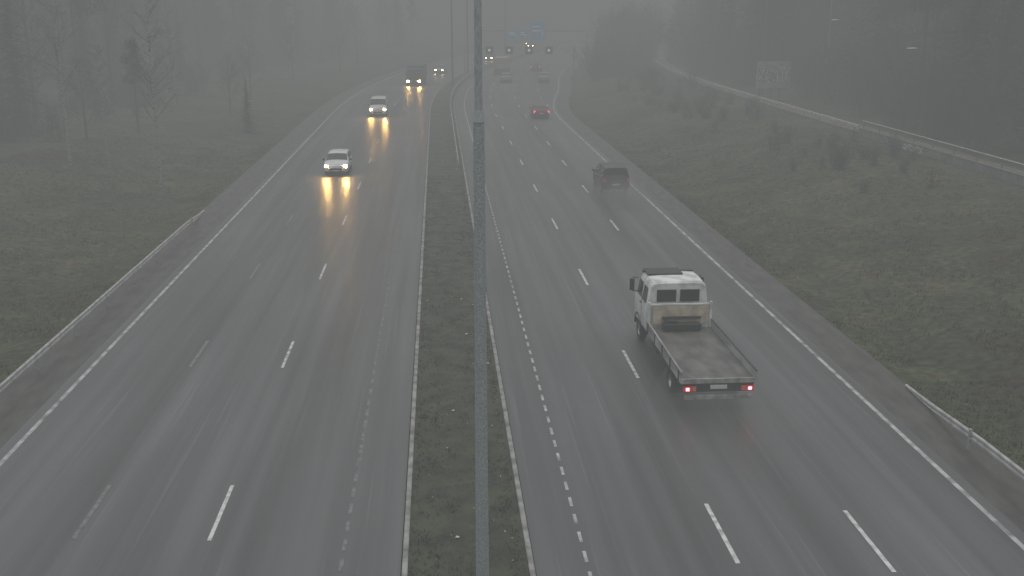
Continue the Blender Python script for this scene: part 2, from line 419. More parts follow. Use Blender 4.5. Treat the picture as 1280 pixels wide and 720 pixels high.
# ---------------------------------------------------------------- gantries
def gantry():
    Y = 181; x, y, _ = P(0, Y); rz = head(Y)
    root = empty('sign_gantry', 'slim steel gantry spanning the wet carriageway holding four lane signs', 'gantry', (x, y, 0), rz)
    m = MB()
    for z in (4.75, 5.15):
        for d in (-.15, .15): m.tube((1.2, d, z), (19.4, d, z), .035, .035, 6, True)
    for i in range(20):
        a = 1.3+i*.95
        for d in (-.15, .15): m.tube((a, d, 4.75 if i % 2 else 5.15), (a+.9, d, 5.15 if i % 2 else 4.75), .02, .02, 5)
    m.obj('truss', 'galv', root)
    for a in (.6, 19.2): MB().tube((a, 0, 0), (a, 0, 5.3), .12, .1, 12, True).obj('post', 'galv', root, smooth=40)
    for u in (4.9, 8.25, 11.65, 15.0):
        s = MB().box(0, 0, 0, 1.3, .22, 1.3).obj('lane_signal', 'dark', root, (u, -.36, 4.6), bevel=.03)
        m = MB(); m.poly([(.22*math.cos(t*math.pi/8), -.125, .22*math.sin(t*math.pi/8)) for t in range(16)]); m.obj('display', 'led', s)
gantry()
def big_signs():
    Y = 215; x, y, _ = P(0, Y); rz = head(Y)
    root = empty('direction_sign_gantry', 'steel gantry with blue direction signs fading into the fog', 'gantry', (x, y, 0), rz)
    MB().box(9.5, 0, 7.0, 21, .3, .35).obj('beam', 'galv', root, bevel=.02)
    for a in (-.9, 20.4): MB().tube((a, 0, 0), (a, 0, 7.2), .18, .15, 12, True).obj('post', 'galv', root, smooth=40)
    for u, w, h, zc_ in ((5.6, 2.2, 1.7, 6.2), (7.7, 1.5, 1.7, 6.2), (10.6, 3.0, 3.6, 6.9)):
        s = MB().box(u, -.3, zc_, w, .08, h).obj('blue_sign', 'blue', root, bevel=.02)
        m = MB(); m.box(u-w*.12, -.35, zc_+h*.25, w*.5, .01, .18); m.box(u-w*.08, -.35, zc_+h*.02, w*.58, .01, .18); m.box(u+w*.3, -.35, zc_-h*.1, .12, .01, h*.45)
        m.obj('legend', 'signw', root)
big_signs()

# ---------------------------------------------------------------- vehicles
def wheel(parent, x, y, r, w=.2, dual=False):
    m = MB(); h = w/2
    m.lathe_x([(-h*.9, r*.6), (-h, r*.7), (-h, r*.92), (-h*.75, r), (h*.75, r), (h, r*.92), (h, r*.7), (h*.9, r*.6)], 0, 24)
    o = m.obj('wheel', 'tyre', parent, (x, y, r), smooth=40)
    m = MB(); sgn = 1 if x > 0 else -1
    m.lathe_x([(sgn*h*.85, r*.62), (sgn*h*.55, r*.55), (sgn*h*.45, r*.2), (sgn*h*.7, r*.15), (sgn*h*.7, 0.001)], 0, 20)
    m.obj('rim', 'rim', o, smooth=40)

def car(label, stations, paint, ws, rw, side, tyre_r=.32, axles=(1.3, -1.28), cat='car', lit='front', name='car', hm='head'):
    root = empty(name, label, cat)
    rings = []
    for (y, wb, wm, wr, z0, zb, zr) in stations:
        R = [(-wb, z0), (-wm, z0+.2), (-wm, zb-.14), (-wm*.965, zb), (-wr, zr-.06), (-wr*.82, zr), (0, zr+.025), (wr*.82, zr), (wr, zr-.06), (wm*.965, zb), (wm, zb-.14), (wm, z0+.2), (wb, z0)]
        rings.append([Vector((a, y, b)) for a, b in R])
    MB().loft(rings).obj('body', paint, root, smooth=38, bevel=0)
    def panel(q, name, ins=.06, off=.012, mat='glass'):
        c = sum(q, Vector())/4; n = (q[2]-q[0]).cross(q[3]-q[1]).normalized()
        if n.dot(c-Vector((0, c.y*.6, .6))) < 0: n = -n
        q2 = [p+(c-p).normalized()*ins+n*off for p in q]
        MB().poly(q2).obj(name, mat, root)
    def screen(k, name, t0, t1):
        a, b = rings[k], rings[k+1]; m = MB()
        sg = 1 if name == 'windscreen' else -1
        off = Vector((0, .02*sg, .02))
        for i in range(4, 8):
            m.poly([a[i].lerp(b[i], t0)+off, a[i].lerp(b[i], t1)+off, a[i+1].lerp(b[i+1], t1)+off, a[i+1].lerp(b[i+1], t0)+off])
        m.obj(name, 'glass', root)
    screen(ws, 'windscreen', .06, .93); screen(rw, 'rear_window', .10, .80)
    for k in side:
        for i, j in ((3, 4), (9, 8)):
            a, b = rings[k], rings[k+1]
            panel([a[i], b[i], b[j], a[j]], 'side_window', .07, .012)
    f, r = stations[0], stations[-1]; f1 = stations[1]; r1 = stations[-2]
    for sgn in (-1, 1):
        z = f1[5]-.07
        MB().box(sgn*(f1[2]-.17), f1[0]+.0, z, .24, .16, .12, .85, .8).obj('headlight', hm if lit == 'front' else 'silver', root, bevel=.02)
        MB().box(sgn*(r1[2]-.10), r1[0]-.0, r1[5]-.16, .20, .16, .24, .9, .9).obj('tail_light', 'tail' if lit == 'rear' else 'taild', root, bevel=.02)
        s = stations[ws+1]
        MB().box(sgn*(s[2]+.09), stations[ws][0]-.25, s[5]+.06, .18, .1, .14).obj('mirror', 'dark', root, bevel=.02)
        for ay in axles: wheel(root, sgn*(max(s_[2] for s_ in stations)-.12), ay, tyre_r)
    MB().box(0, f[0]+.0, f[4]+.16, f[2]*1.25, .06, .16).obj('grille', 'dark', root, bevel=.01)
    MB().box(0, f[0]+.03, f[4]+.06, .48, .03, .11).obj('licence_plate', 'plate', root)
    MB().box(0, r[0]-.02, r[4]+.25, .48, .03, .11).obj('licence_plate', 'plate', root)
    MB().box(0, f[0]-.0, f[4]-.02, f[2]*1.9, .16, .1).obj('bumper', 'dark', root, bevel=.02)
    MB().box(0, r[0]+.0, r[4]-.0, r[2]*1.9, .16, .1).obj('bumper', 'dark', root, bevel=.02)
    return root

HATCH = [(2.12,.62,.72,.58,.30,.62,.66),(2.02,.72,.84,.72,.24,.74,.78),(1.6,.76,.88,.76,.21,.84,.90),(1.08,.76,.90,.78,.21,.94,1.0),(.42,.76,.90,.70,.21,.96,1.42),(-.5,.76,.90,.70,.21,.98,1.49),(-1.2,.76,.90,.69,.21,1.0,1.48),(-1.82,.75,.88,.66,.23,1.0,1.42),(-2.08,.72,.86,.70,.26,.97,1.04),(-2.16,.64,.80,.64,.34,.8,.84)]
SEDAN = [(2.3,.58,.66,.50,.28,.56,.58),(2.2,.68,.80,.66,.22,.66,.69),(1.7,.74,.88,.72,.19,.74,.80),(1.05,.75,.90,.74,.19,.84,.92),(.25,.75,.90,.62,.19,.88,1.36),(-.5,.75,.90,.62,.19,.9,1.42),(-1.15,.75,.90,.60,.19,.92,1.34),(-1.75,.74,.88,.66,.21,.94,1.02),(-2.2,.70,.84,.66,.26,.9,.97),(-2.3,.64,.78,.6,.34,.8,.83)]
VAN = [(2.45,.72,.80,.66,.32,.72,.76),(2.36,.80,.92,.80,.26,.88,.92),(2.05,.84,.97,.84,.24,1.05,1.12),(1.65,.84,.97,.84,.24,1.12,1.24),(.95,.84,.97,.80,.24,1.16,1.88),(.1,.84,.97,.80,.24,1.16,1.98),(-1.1,.84,.97,.80,.24,1.16,1.98),(-2.2,.84,.96,.80,.26,1.16,1.93),(-2.38,.80,.94,.80,.3,1.1,1.3),(-2.44,.76,.90,.74,.38,.9,1.0)]
MINIV = [(2.25,.60,.70,.54,.32,.66,.70),(2.14,.72,.84,.70,.26,.80,.84),(1.7,.78,.92,.76,.24,.92,1.0),(1.3,.78,.93,.78,.24,.98,1.08),(.5,.78,.93,.74,.24,1.02,1.66),(-.5,.78,.93,.74,.24,1.04,1.76),(-1.5,.78,.93,.74,.24,1.06,1.76),(-2.2,.78,.92,.72,.26,1.08,1.70),(-2.36,.76,.90,.76,.3,1.05,1.12),(-2.42,.70,.84,.70,.38,.9,.94)]
def put(o, u, Y, rev=False):
    x, y, _ = P(u, Y, 0); o.location = (x, y, .008); o.rotation_euler = (0, 0, head(Y)+(math.pi if rev else 0)); return o
put(car('white estate car with lit headlights on wet asphalt', HATCH, 'white', 3, 7, (4,5,6)), -7.55, 78.2, True)
put(car('white van with lit headlights reflecting on wet road', VAN, 'white', 3, 7, (4,5), .34, (1.55, -1.5), 'van', name='van'), -6.7, 119.5, True)
put(car('small pale car with lit headlights in the mist', SEDAN, 'silver', 3, 6, (4,5), hm='headf'), -5.3, 193, True)
c5 = put(car('dark car with bright headlights far in the fog', SEDAN, 'black', 3, 6, (4,5), hm='headf'), -2.9, 236, True)
for u, Y in ((-4.2, 305), (-7.5, 322)):
    cc = clone(c5, (0,0,0), 0, 1, 'distant car showing only bright headlights in fog'); put(cc, u, Y, True)
put(car('dark minivan throwing up spray on the wet road', MINIV, 'black', 3, 7, (4,5,6), .33, (1.4, -1.4), 'minivan', lit='none', name='minivan'), 11.65, 69.5, False)
put(car('dark red car with glowing tail lights on wet road', SEDAN, 'red', 3, 6, (4,5), lit='rear'), 11.3, 116)
c8 = put(car('pale silver hatchback driving away in the fog', HATCH, 'silver', 3, 7, (4,5,6), lit='none'), 14.4, 172)
cc = clone(c8, (0,0,0), 0, 1, 'pale car driving away under the lane signs'); put(cc, 8.3, 171)
c9 = put(car('dark car fading into the fog past the gantry', SEDAN, 'black', 3, 6, (4,5), lit='rear'), 11.7, 201)

def box_truck(label, cabm, boxm, lit, Hbox=3.1):
    root = empty('box_truck', label, 'truck')
    prof = [(3.9,.55),(3.95,1.1),(3.85,1.6),(3.55,2.55),(3.3,2.7),(2.2,2.7),(2.2,.55)]
    MB().loft([[(x, y, z) for y, z in prof] for x in (-1.15, 1.15)]).obj('cab', cabm, root, bevel=.06, smooth=30)
    MB().poly([(-1.0, 3.875, 1.62), (1.0, 3.875, 1.62), (.95, 3.6, 2.48), (-.95, 3.6, 2.48)]).obj('windscreen', 'glass', root)
    for s in (-1, 1):
        MB().poly([(s*1.162, 2.5, 1.6), (s*1.162, 3.6, 1.6), (s*1.162, 3.4, 2.35), (s*1.162, 2.5, 2.4)]).obj('side_window', 'glass', root)
        MB().box(s*.85, 3.97, .75, .32, .08, .18).obj('headlight', 'head' if lit else 'silver', root, bevel=.02)
        MB().box(s*.95, -3.92, .75, .3, .06, .14).obj('tail_light', 'taild', root, bevel=.01)
        MB().box(s*1.3, 3.6, 1.95, .16, .1, .42).obj('mirror', 'dark', root, bevel=.02)
        wheel(root, s*1.0, 3.0, .45, .28); wheel(root, s*.95, -2.4, .45, .5)
    MB().box(0, 3.99, 1.15, 1.5, .05, .5).obj('grille', 'dark', root, bevel=.01)
    MB().box(0, 3.95, .55, 2.2, .18, .3).obj('bumper', 'dark', root, bevel=.03)
    MB().box(0, -.9, (Hbox+1.0)/2, 2.45, 6.0, Hbox-1.0).obj('cargo_box', boxm, root, bevel=.04)
    MB().box(0, -.2, .8, .9, 7.2, .3).obj('chassis', 'steel', root)
    MB().box(0, -3.9, .55, 2.2, .1, .12).obj('underrun_bar', 'steel', root)
    return root
put(box_truck('dark truck with lit headlights approaching through fog', 'brown', 'brown', True, 3.0), -5.5, 165, True)
put(box_truck('pale yellowish box truck driving away in fog', 'cream', 'cream', False, 2.9), 6.0, 193)

# ---- flatbed truck
def flatbed():
    root = empty('flatbed_truck', 'white crew cab flatbed truck with empty wet steel deck', 'truck')
    H = 2.62
    def ring(y, w, zt, wt, z0=.75, zb=1.75):
        return [(-w*.96, y, z0), (-w, y, z0+.1), (-w, y, zb), (-wt, y, zt-.14), (-wt*.9, y, zt-.03), (-wt*.5, y, zt), (wt*.5, y, zt), (wt*.9, y, zt-.03), (wt, y, zt-.14), (w, y, zb), (w, y, z0+.1), (w*.96, y, z0)]
    rings = [ring(5.72, 1.08, H-.06, .97), ring(5.80, 1.11, H, 1.0), ring(6.6, 1.12, H+.02, 1.01), ring(7.35, 1.12, H-.03, 1.0), ring(7.62, 1.12, H-.18, .95), ring(8.0, 1.1, 1.72, 1.04, .6, 1.6), ring(8.22, 1.06, 1.35, .98, .55, 1.25), ring(8.28, .98, 1.2, .9, .6, 1.1)]
    MB().loft(rings).obj('cab', 'whited', root, smooth=35)
    for s in (-1, 1):
        MB().box(s*.42, 5.70, 2.12, .70, .03, .44).obj('window_frame', 'dark', root, bevel=.02)
        MB().poly([(s*.12, 5.680, 1.93), (s*.72, 5.680, 1.93), (s*.70, 5.680, 2.31), (s*.12, 5.680, 2.32)]).obj('rear_window', 'glass', root)
        for a, b in ((5.9, 6.6), (6.75, 7.5)):
            MB().poly([(s*1.13, a, 1.80), (s*1.13, b, 1.80), (s*1.045, b-.08, 2.33), (s*1.045, a+.03, 2.36)]).obj('side_window', 'glass', root)
        MB().box(s*1.118, 6.66, 1.35, .02, .03, 1.0).obj('door_seam', 'dark', root)
        MB().box(s*1.135, 6.8, 1.6, .03, .16, .04).obj('door_handle', 'dark', root)
        m = MB(); m.tube((s*1.08, 7.6, 2.3), (s*1.30, 7.62, 2.32), .02, .02, 6); m.tube((s*1.08, 7.6, 1.8), (s*1.30, 7.62, 1.8), .02, .02, 6); m.obj('mirror_arm', 'dark', root)
        MB().box(s*1.31, 7.60, 2.05, .18, .1, .46).obj('mirror', 'dark', root, bevel=.03)
        m = MB(); m.loft([[(s*.75+q*.38, 7.3+.60*math.cos(t), .5+.55*math.sin(t)) for t in [i*math.pi/10 for i in range(11)]]+[(s*.75+q*.38, 7.3+.52*math.cos(t), .5+.47*math.sin(t)) for t in [i*math.pi/10 for i in range(10, -1, -1)]] for q in (-1, 1)])
        m.obj('wheel_arch', 'dark', root)
        wheel(root, s*.95, 7.3, .42, .26); wheel(root, s*.88, 1.75, .42, .5)
        MB().box(s*.88, 1.75, .93, .56, 1.15, .04).obj('mudguard', 'dark', root, bevel=.01)
        MB().box(s*.88, .98, .5, .5, .02, .45).obj('mud_flap', 'dark', root)
        tl = MB().box(s*.90, -.055, .78, .40, .06, .15).obj('tail_light', 'taild', root, bevel=.01)
        MB().box(s*.97, -.09, .78, .10, .03, .09).obj('lit_lens', 'tailt', tl)
        MB().box(s*.76, -.09, .78, .08, .03, .11).obj('indicator_lens', 'amber', tl)
    MB().box(-.28, 7.05, H+.05, 1.3, .85, .06).obj('roof_hatch', 'dark', root, bevel=.02)
    MB().box(0, 7.55, H-.06, 1.9, .2, .06).obj('sun_visor', 'dark', root, bevel=.02)
    MB().box(.05, 5.38, 1.50, 2.0, .06, .66).obj('headboard', 'cream', root, bevel=.01)
    m = MB()
    for a in (-1.1, 1.12): m.box(a, 5.38, 1.5, .09, .09, .95)
    m.box(0, 5.38, 1.88, 2.2, .07, .07); m.obj('headboard_frame', 'whited', root, bevel=.01)
    m = MB()
    m.box(0, 5.0, 1.2, 1.35, .35, .22); m.box(-.35, 5.1, 1.36, .35, .3, .12); m.obj('tool_box', 'dark', root, bevel=.02)
    m = MB(); m.box(0.05, 5.27, 1.42, 1.4, .06, .1); m.obj('strap_rail', 'steel', root, bevel=.01)
    MB().box(0, 2.66, .985, 2.28, 5.4, .1).obj('deck', 'deck', root, bevel=.01)
    for s in (-1, 1):
        sb = MB(); sb.box(s*1.165, 2.66, 1.12, .045, 5.4, .36); sb.obj('side_board', 'board', root, bevel=.01)
        m = MB(); m.box(s*1.165, 2.66, 1.315, .06, 5.42, .03); m.obj('side_rail', 'board' if s < 0 else 'steel', root, bevel=.005)
        for i in range(5): MB().box(s*1.197, .25+i*1.2, 1.1, .02, .09, .4).obj('stanchion', 'steel', root)
    MB().box(0, -.02, 1.02, 2.34, .05, .16).obj('tail_board', 'board', root, bevel=.01)
    m = MB(); 
    for s in (-.42, .42): m.box(s, 4.0, .78, .1, 8.0, .24)
    for i in range(6): m.box(0, .6+i, .86, 2.0, .08, .1)
    m.obj('chassis', 'steel', root)
    MB().box(0, -.0, .80, 2.2, .06, .26).obj('light_panel', 'dark', root, bevel=.01)
    MB().box(0, -.03, .50, 2.1, .1, .13).obj('underrun_bar', 'board', root, bevel=.01)
    MB().box(0, -.05, .83, .52, .03, .12).obj('licence_plate', 'plate', root)
    MB().box(-.85, 4.4, .72, .45, .9, .42).obj('fuel_tank', 'steel', root, bevel=.08)
    MB().box(.85, 4.4, .72, .45, .9, .42).obj('side_locker', 'dark', root, bevel=.03)
    return root
t = flatbed(); put(t, 8.42, 29.3)

# spray clouds thrown up by the wheels (thin nested volumes, own glow in place of scattered daylight)
def spray(cx_, cy, rx, ry, rh, dens, seed):
    m = bpy.data.materials.new('road_spray'); m.use_nodes = True; N = m.node_tree.nodes; L = m.node_tree.links; N.clear()
    out = N.new('ShaderNodeOutputMaterial'); va = N.new('ShaderNodeVolumeAbsorption'); va.inputs['Color'].default_value = (0,0,0,1); va.inputs['Density'].default_value = dens
    ve = N.new('ShaderNodeEmission'); ve.inputs['Color'].default_value = (.165,.163,.163,1); ve.inputs['Strength'].default_value = dens
    ad = N.new('ShaderNodeAddShader'); L.new(va.outputs[0], ad.inputs[0]); L.new(ve.outputs[0], ad.inputs[1]); L.new(ad.outputs[0], out.inputs['Volume'])
    for q, s in enumerate((1.0, .72, .45)):
        bm = bmesh.new(); bmesh.ops.create_icosphere(bm, subdivisions=4, radius=1)
        for v in bm.verts:
            k = 1+.12*mnoise.noise(v.co*1.3+Vector((seed, 0, 0)))
            v.co = Vector((v.co.x*rx*k*s, v.co.y*ry*k*s+(1-s)*ry*.3, v.co.z*rh*k*s))
        me = bpy.data.meshes.new('spray'); bm.to_mesh(me); bm.free(); me.materials.append(m); me.shade_smooth()
        o = bpy.data.objects.new('spray', me); COL.objects.link(o); o.location = (cx_, cy, .1); structure(o, 'stuff')
spray(8.42, 28.6, 2.0, 4.2, 1.0, .07, 1)
spray(11.65, 66.3, 1.9, 4.6, 1.3, .10, 9)

# ---------------------------------------------------------------- trees
R = random.Random(3)
def rv(a): return Vector((R.uniform(-a, a), R.uniform(-a, a), R.uniform(-a, a)))
CPSI, SPSI = math.cos(math.radians(4.05)), math.sin(math.radians(4.05))
def seen(u, Y, margin=110):
    x, y, _ = P(u, Y); fwd = x*SPSI+y*CPSI; rt = x*CPSI-y*SPSI
    if fwd < 5: return False
    px = 640+1293*rt/(fwd*.9644+2.5); return -margin < px < 1280+margin
def bare_crown(H, nl=24, spread=.32, tw=.012, start=.3):
    m = MB()
    for i in range(nl):
        h = H*(start+(.97-start)*i/nl); az = R.uniform(0, 6.28); L = (H-h)*spread+.7; el = R.uniform(.5, 1.0)
        d = Vector((math.cos(az)*math.cos(el), math.sin(az)*math.cos(el), math.sin(el))); p = Vector((0, 0, h)); r = .012+.02*(L/H*3)
        pts = [p]
        for k in range(4): d = (d+rv(.18)+Vector((0,0,.05))).normalized(); p = p+d*L/4; pts.append(p)
        for k in range(4): m.tube(pts[k], pts[k+1], r*(1-k*.2), r*(1-(k+1)*.2), 4)
        for k in range(7):
            q = pts[1+k % 4]; d2 = (d+rv(.8)).normalized(); L2 = L*R.uniform(.25, .5); e = q+d2*L2
            m.tube(q, e, tw, tw*.6, 3)
            for w in range(5):
                q2 = q.lerp(e, R.uniform(.3, 1)); m.tube(q2, q2+(d2+rv(.9)).normalized()*L2*R.uniform(.4, .8), tw*.6, tw*.3, 3)
    return m
def trunk(H, r, mat):
    m = MB(); p = Vector((0, 0, -.4)); n = 8
    for i in range(n):
        z = H*(i+1)/n; q = Vector((0, 0, z)); m.tube(p, q, r*(1-i/n)+.015, r*(1-(i+1)/n)+.015, 8); p = q
    return m
def conifer_crown(H, base=.06, wr=.19):
    m = MB(); z = H*base
    while z < H*.985:
        t = (z/H-base)/(1-base); Rr = H*wr*(1-t)**.85+.12
        for b in range(R.randint(7, 9)):
            az = R.uniform(0, 6.28); L = Rr*R.uniform(.6, 1.12); dr = -.25-.25*(1-t); o = Vector((math.cos(az), math.sin(az), 0)); s = Vector((-o.y, o.x, 0))
            zz = z+R.uniform(-.2, .2); pts = [Vector((0, 0, zz))+o*L*k/4+Vector((0, 0, dr*L*(k/4)**1.3+(.12*L if k == 4 else 0))) for k in range(5)]
            for k in range(4):
                w = L*.30*(1-k*.2)
                for sg in (-1, 1):
                    m.poly([pts[k], pts[k+1], pts[k]+o*L*.10+s*sg*w*R.uniform(.7, 1.2)+Vector((0, 0, -w*R.uniform(.3, .8)))])
            m.poly([pts[3]+s*.04, pts[4]+o*.1, pts[3]-s*.04])
        z += .24+.013*H*(1-t)
    return m
def pine_crown(H, start=.5):
    m = MB()
    for i in range(22):
        h = H*(start+(1-start)*i/22); az = R.uniform(0, 6.28); L = H*.16*(1.15-(h/H-start)/(1-start))*R.uniform(.7, 1.2)
        o = Vector((math.cos(az), math.sin(az), R.uniform(.1, .5))).normalized(); m.tube((0, 0, h), Vector((0, 0, h))+o*L, .04, .02, 4)
        for c in range(5):
            ce = Vector((0, 0, h))+o*L*R.uniform(.35, 1.05)+rv(.35)
            for k in range(34):
                p = ce+rv(.45); a = rv(.2); b = rv(.2); m.poly([p, p+a, p+b])
    return m
def proto(kind, H):
    if kind == 'bare': tr, cr = trunk(H, H*.009+.03, None), bare_crown(H, 28, .36, .014, .15); mt, mc = 'bark', 'twig'
    if kind == 'birch': tr, cr = trunk(H, H*.006+.02, None), bare_crown(H, 26, .22, .008, .35); mt, mc = 'birch', 'twig'
    if kind == 'spruce': tr, cr = trunk(H, H*.012+.03, None), conifer_crown(H); mt, mc = 'bark', 'needle'
    if kind == 'pine': tr, cr = trunk(H, H*.011+.03, None), pine_crown(H); mt, mc = 'pineb', 'needle'
    return kind, tr.mesh('trunk', mt), cr.mesh('crown', mc)
PR = [proto('spruce', 16), proto('spruce', 19), proto('spruce', 13), proto('bare', 14), proto('bare', 11), proto('birch', 15), proto('birch', 12), proto('pine', 17), proto('pine', 15)]
LAB = {'spruce': ('dark spruce tree standing in the misty roadside forest', 'spruce_tree'), 'bare': ('bare dark deciduous tree in the misty forest', 'bare_tree'),
       'birch': ('slender bare birch with pale trunk at the forest edge', 'birch_tree'), 'pine': ('tall pine with bare trunk in the misty forest', 'pine_tree')}
def tree(pr, u, Y, s=1.0, label=None, sink=0):
    kind, tm, cm = pr; x, y, _ = P(u, Y); lb, nm = LAB[kind]
    root = empty(nm, label or lb, 'tree', (x, y, gz(u, Y)-sink), R.uniform(0, 6.28), 'roadside forest trees'); root.scale = (s*R.uniform(.9, 1.1), s*R.uniform(.9, 1.1), s)
    for n, me in (('trunk', tm), ('crown', cm)):
        o = bpy.data.objects.new(n, me); COL.objects.link(o); o.parent = root
def scatter(n, u0, u1, Y0, Y1, w, smin=.8, smax=1.25, md=2.4):
    pts = []; tries = 0
    while len(pts) < n and tries < n*60:
        tries += 1; a = R.random(); u = u0+(u1-u0)*a**1.3; Y = Y0+(Y1-Y0)*R.random()
        if not seen(u, Y): continue
        if 0 < u < 42.5 and 88 < Y < 120: continue
        if all((u-p)**2+(Y-q)**2 > md*md for p, q in pts):
            pts.append((u, Y)); tree(R.choices(PR, w)[0], u, Y, R.uniform(smin, smax))
scatter(60, -35, -46, 84, 200, (3,3,5,8,8,2,2,1,2), md=2.4)
scatter(20, -31, -44, 190, 280, (3,3,3,5,5,2,2,2,3), md=3.0)
scatter(62, 40, 54, 56, 135, (6,6,7,8,8,1,1,2,2), 1.0, 1.4, md=2.2)
scatter(44, 38.5, 54, 122, 190, (5,5,5,8,8,1,1,2,2), .9, 1.3, md=2.4)
scatter(20, 38, 52, 180, 270, (4,4,4,5,5,1,1,2,3), md=3)
tree(PR[6], -19.2, 72.5, 1.05, 'thin leaning bare birch alone on the grassy verge')
tree(PR[5], -26.4, 76, .95, 'thin bare birch on the grassy slope')
tree(PR[6], -25, 80, .7, 'young bare birch on the grassy slope')
tree(PR[2], -18.6, 103.6, .42, 'small bushy conifer alone on the grassy verge')
tree(PR[8], -27, 96, .55, 'small pine at the edge of the grass')
for u, Y, k, s in ((-23, 118, 4, .6), (-27, 110, 6, .8), (-24, 135, 4, .7), (-22, 150, 6, .8), (-25, 165, 3, .7), (-29, 88, 4, .6), (-22, 185, 4, .8), (-24, 205, 3, .8)):
    tree(PR[k], u, Y, s)
# shrubs
def shrub_mesh(h, n=16):
    m = MB()
    for i in range(n):
        az = R.uniform(0, 6.28); le = R.uniform(.05, .5); d = Vector((math.cos(az)*le, math.sin(az)*le, 1)).normalized(); p = Vector((R.uniform(-.7, .7), R.uniform(-.7, .7), -.1)); L = h*R.uniform(.6, 1.05)
        pts = [p]
        for k in range(4): d = (d+rv(.15)).normalized(); p = p+d*L/4; pts.append(p)
        for k in range(4): m.tube(pts[k], pts[k+1], .022*(1-k*.2), .022*(1-(k+1)*.2), 3)
        for k in range(12):
            q = pts[1+k % 4].lerp(pts[k % 4], R.random()); d2 = (d+rv(.8)).normalized(); e = q+d2*L*R.uniform(.15, .35); m.tube(q, e, .010, .006, 3)
            for w in range(4):
                q2 = q.lerp(e, R.uniform(.3, 1)); m.tube(q2, q2+(d2+rv(.9)).normalized()*L*R.uniform(.08, .18), .007, .004, 3)
    return m.mesh('shrub', 'twigr')
SH = [shrub_mesh(3, 16), shrub_mesh(3.4, 20), shrub_mesh(2.4, 12)]
def shrub(u, Y, s, label='bare leafless shrub on the embankment', zs=1):
    if not seen(u, Y, 60): return
    x, y, _ = P(u, Y); o = bpy.data.objects.new('shrub', R.choice(SH)); COL.objects.link(o); o.location = (x, y, gz(u, Y)); o.rotation_euler = (0, 0, R.uniform(0, 6.28)); o.scale = (s*R.uniform(.9, 1.3), s*R.uniform(.9, 1.3), s*zs)
    tag(o, label, 'shrub', 'bare roadside shrubs')
for i in range(60):
    Y = 166+R.random()**1.2*70; u = R.uniform(18.6+wid(Y), 32); f = ss(160, 215, Y)*(.6+.4*ss(20, 28, u)); shrub(u, Y, R.uniform(.8, 1.1)*(1+1.8*f), 'tall dense bare thicket shrub beside the road')
for i in range(40):
    Y = R.uniform(120, 205); shrub(R.uniform(37.2, 43), Y, R.uniform(1.6, 2.5), 'tall dense bare thicket shrub behind the path')
for i in range(70):
    Y = R.uniform(95, 178); shrub(R.uniform(22.5+wid(Y)*.5, 31.8), Y, R.uniform(.3, .66), 'low bare brush on the embankment', .8)
for i in range(26):
    shrub(R.uniform(23, 31.5), R.uniform(52, 98), R.uniform(.22, .5), 'low bare brush on the embankment')
for i in range(40):
    shrub(R.uniform(37.5, 43), R.uniform(50, 88), R.uniform(1.0, 1.9), 'bare shrub at the foot of the forest')
for i in range(24):
    shrub(R.uniform(38.5, 45), R.uniform(88, 125), R.uniform(1.0, 2.0), 'bare shrub at the foot of the forest')
for i in range(44):
    shrub(-R.uniform(30, 37), R.uniform(80, 230), R.uniform(.6, 1.5), 'bare undergrowth shrub at the forest edge')

# forest interior mass behind the individual trees
def woodland():
    m = MB(); G = random.Random(21)
    def put_tree(x, y, z, H, nb, wd):
        b = Vector((x, y, z)); m.tube(b, b+Vector((0, 0, H)), .16, .04, 5)
        for k in range(nb):
            t = G.random()**.95; rr = H*wd*(1-t)**.7+.3; az = G.uniform(0, 6.28); c = Vector((math.cos(az), math.sin(az), 0)); p = b+c*rr*G.uniform(0, .6)+Vector((0, 0, H*(.02+.96*t))); q = p+c*rr*.6+Vector((0, 0, -rr*.4)); s = Vector((-c.y, c.x, 0))*rr*.26
            m.poly([p, q+s, q-s])
    n = 0
    while n < 640:
        sd_ = -1 if G.random() < .5 else 1
        Y = G.uniform(60, 280); u = (-G.uniform(45, 85)) if sd_ < 0 else G.uniform(46 if Y > 120 else 49, 88)
        if not seen(u, Y, 60): continue
        x, y, _ = P(u, Y); put_tree(x, y, gz(u, Y)-.3, G.uniform(14, 22), 150, .17); n += 1
    for i in range(90):
        u = G.uniform(34, 110) if i % 2 else -G.uniform(75, 150); Y = G.uniform(280, 400); x, y, _ = P(u, Y); put_tree(x, y, 1, G.uniform(13, 20), 60, .17)
    structure(m.obj('woodland', 'needle'), 'stuff')
woodland()

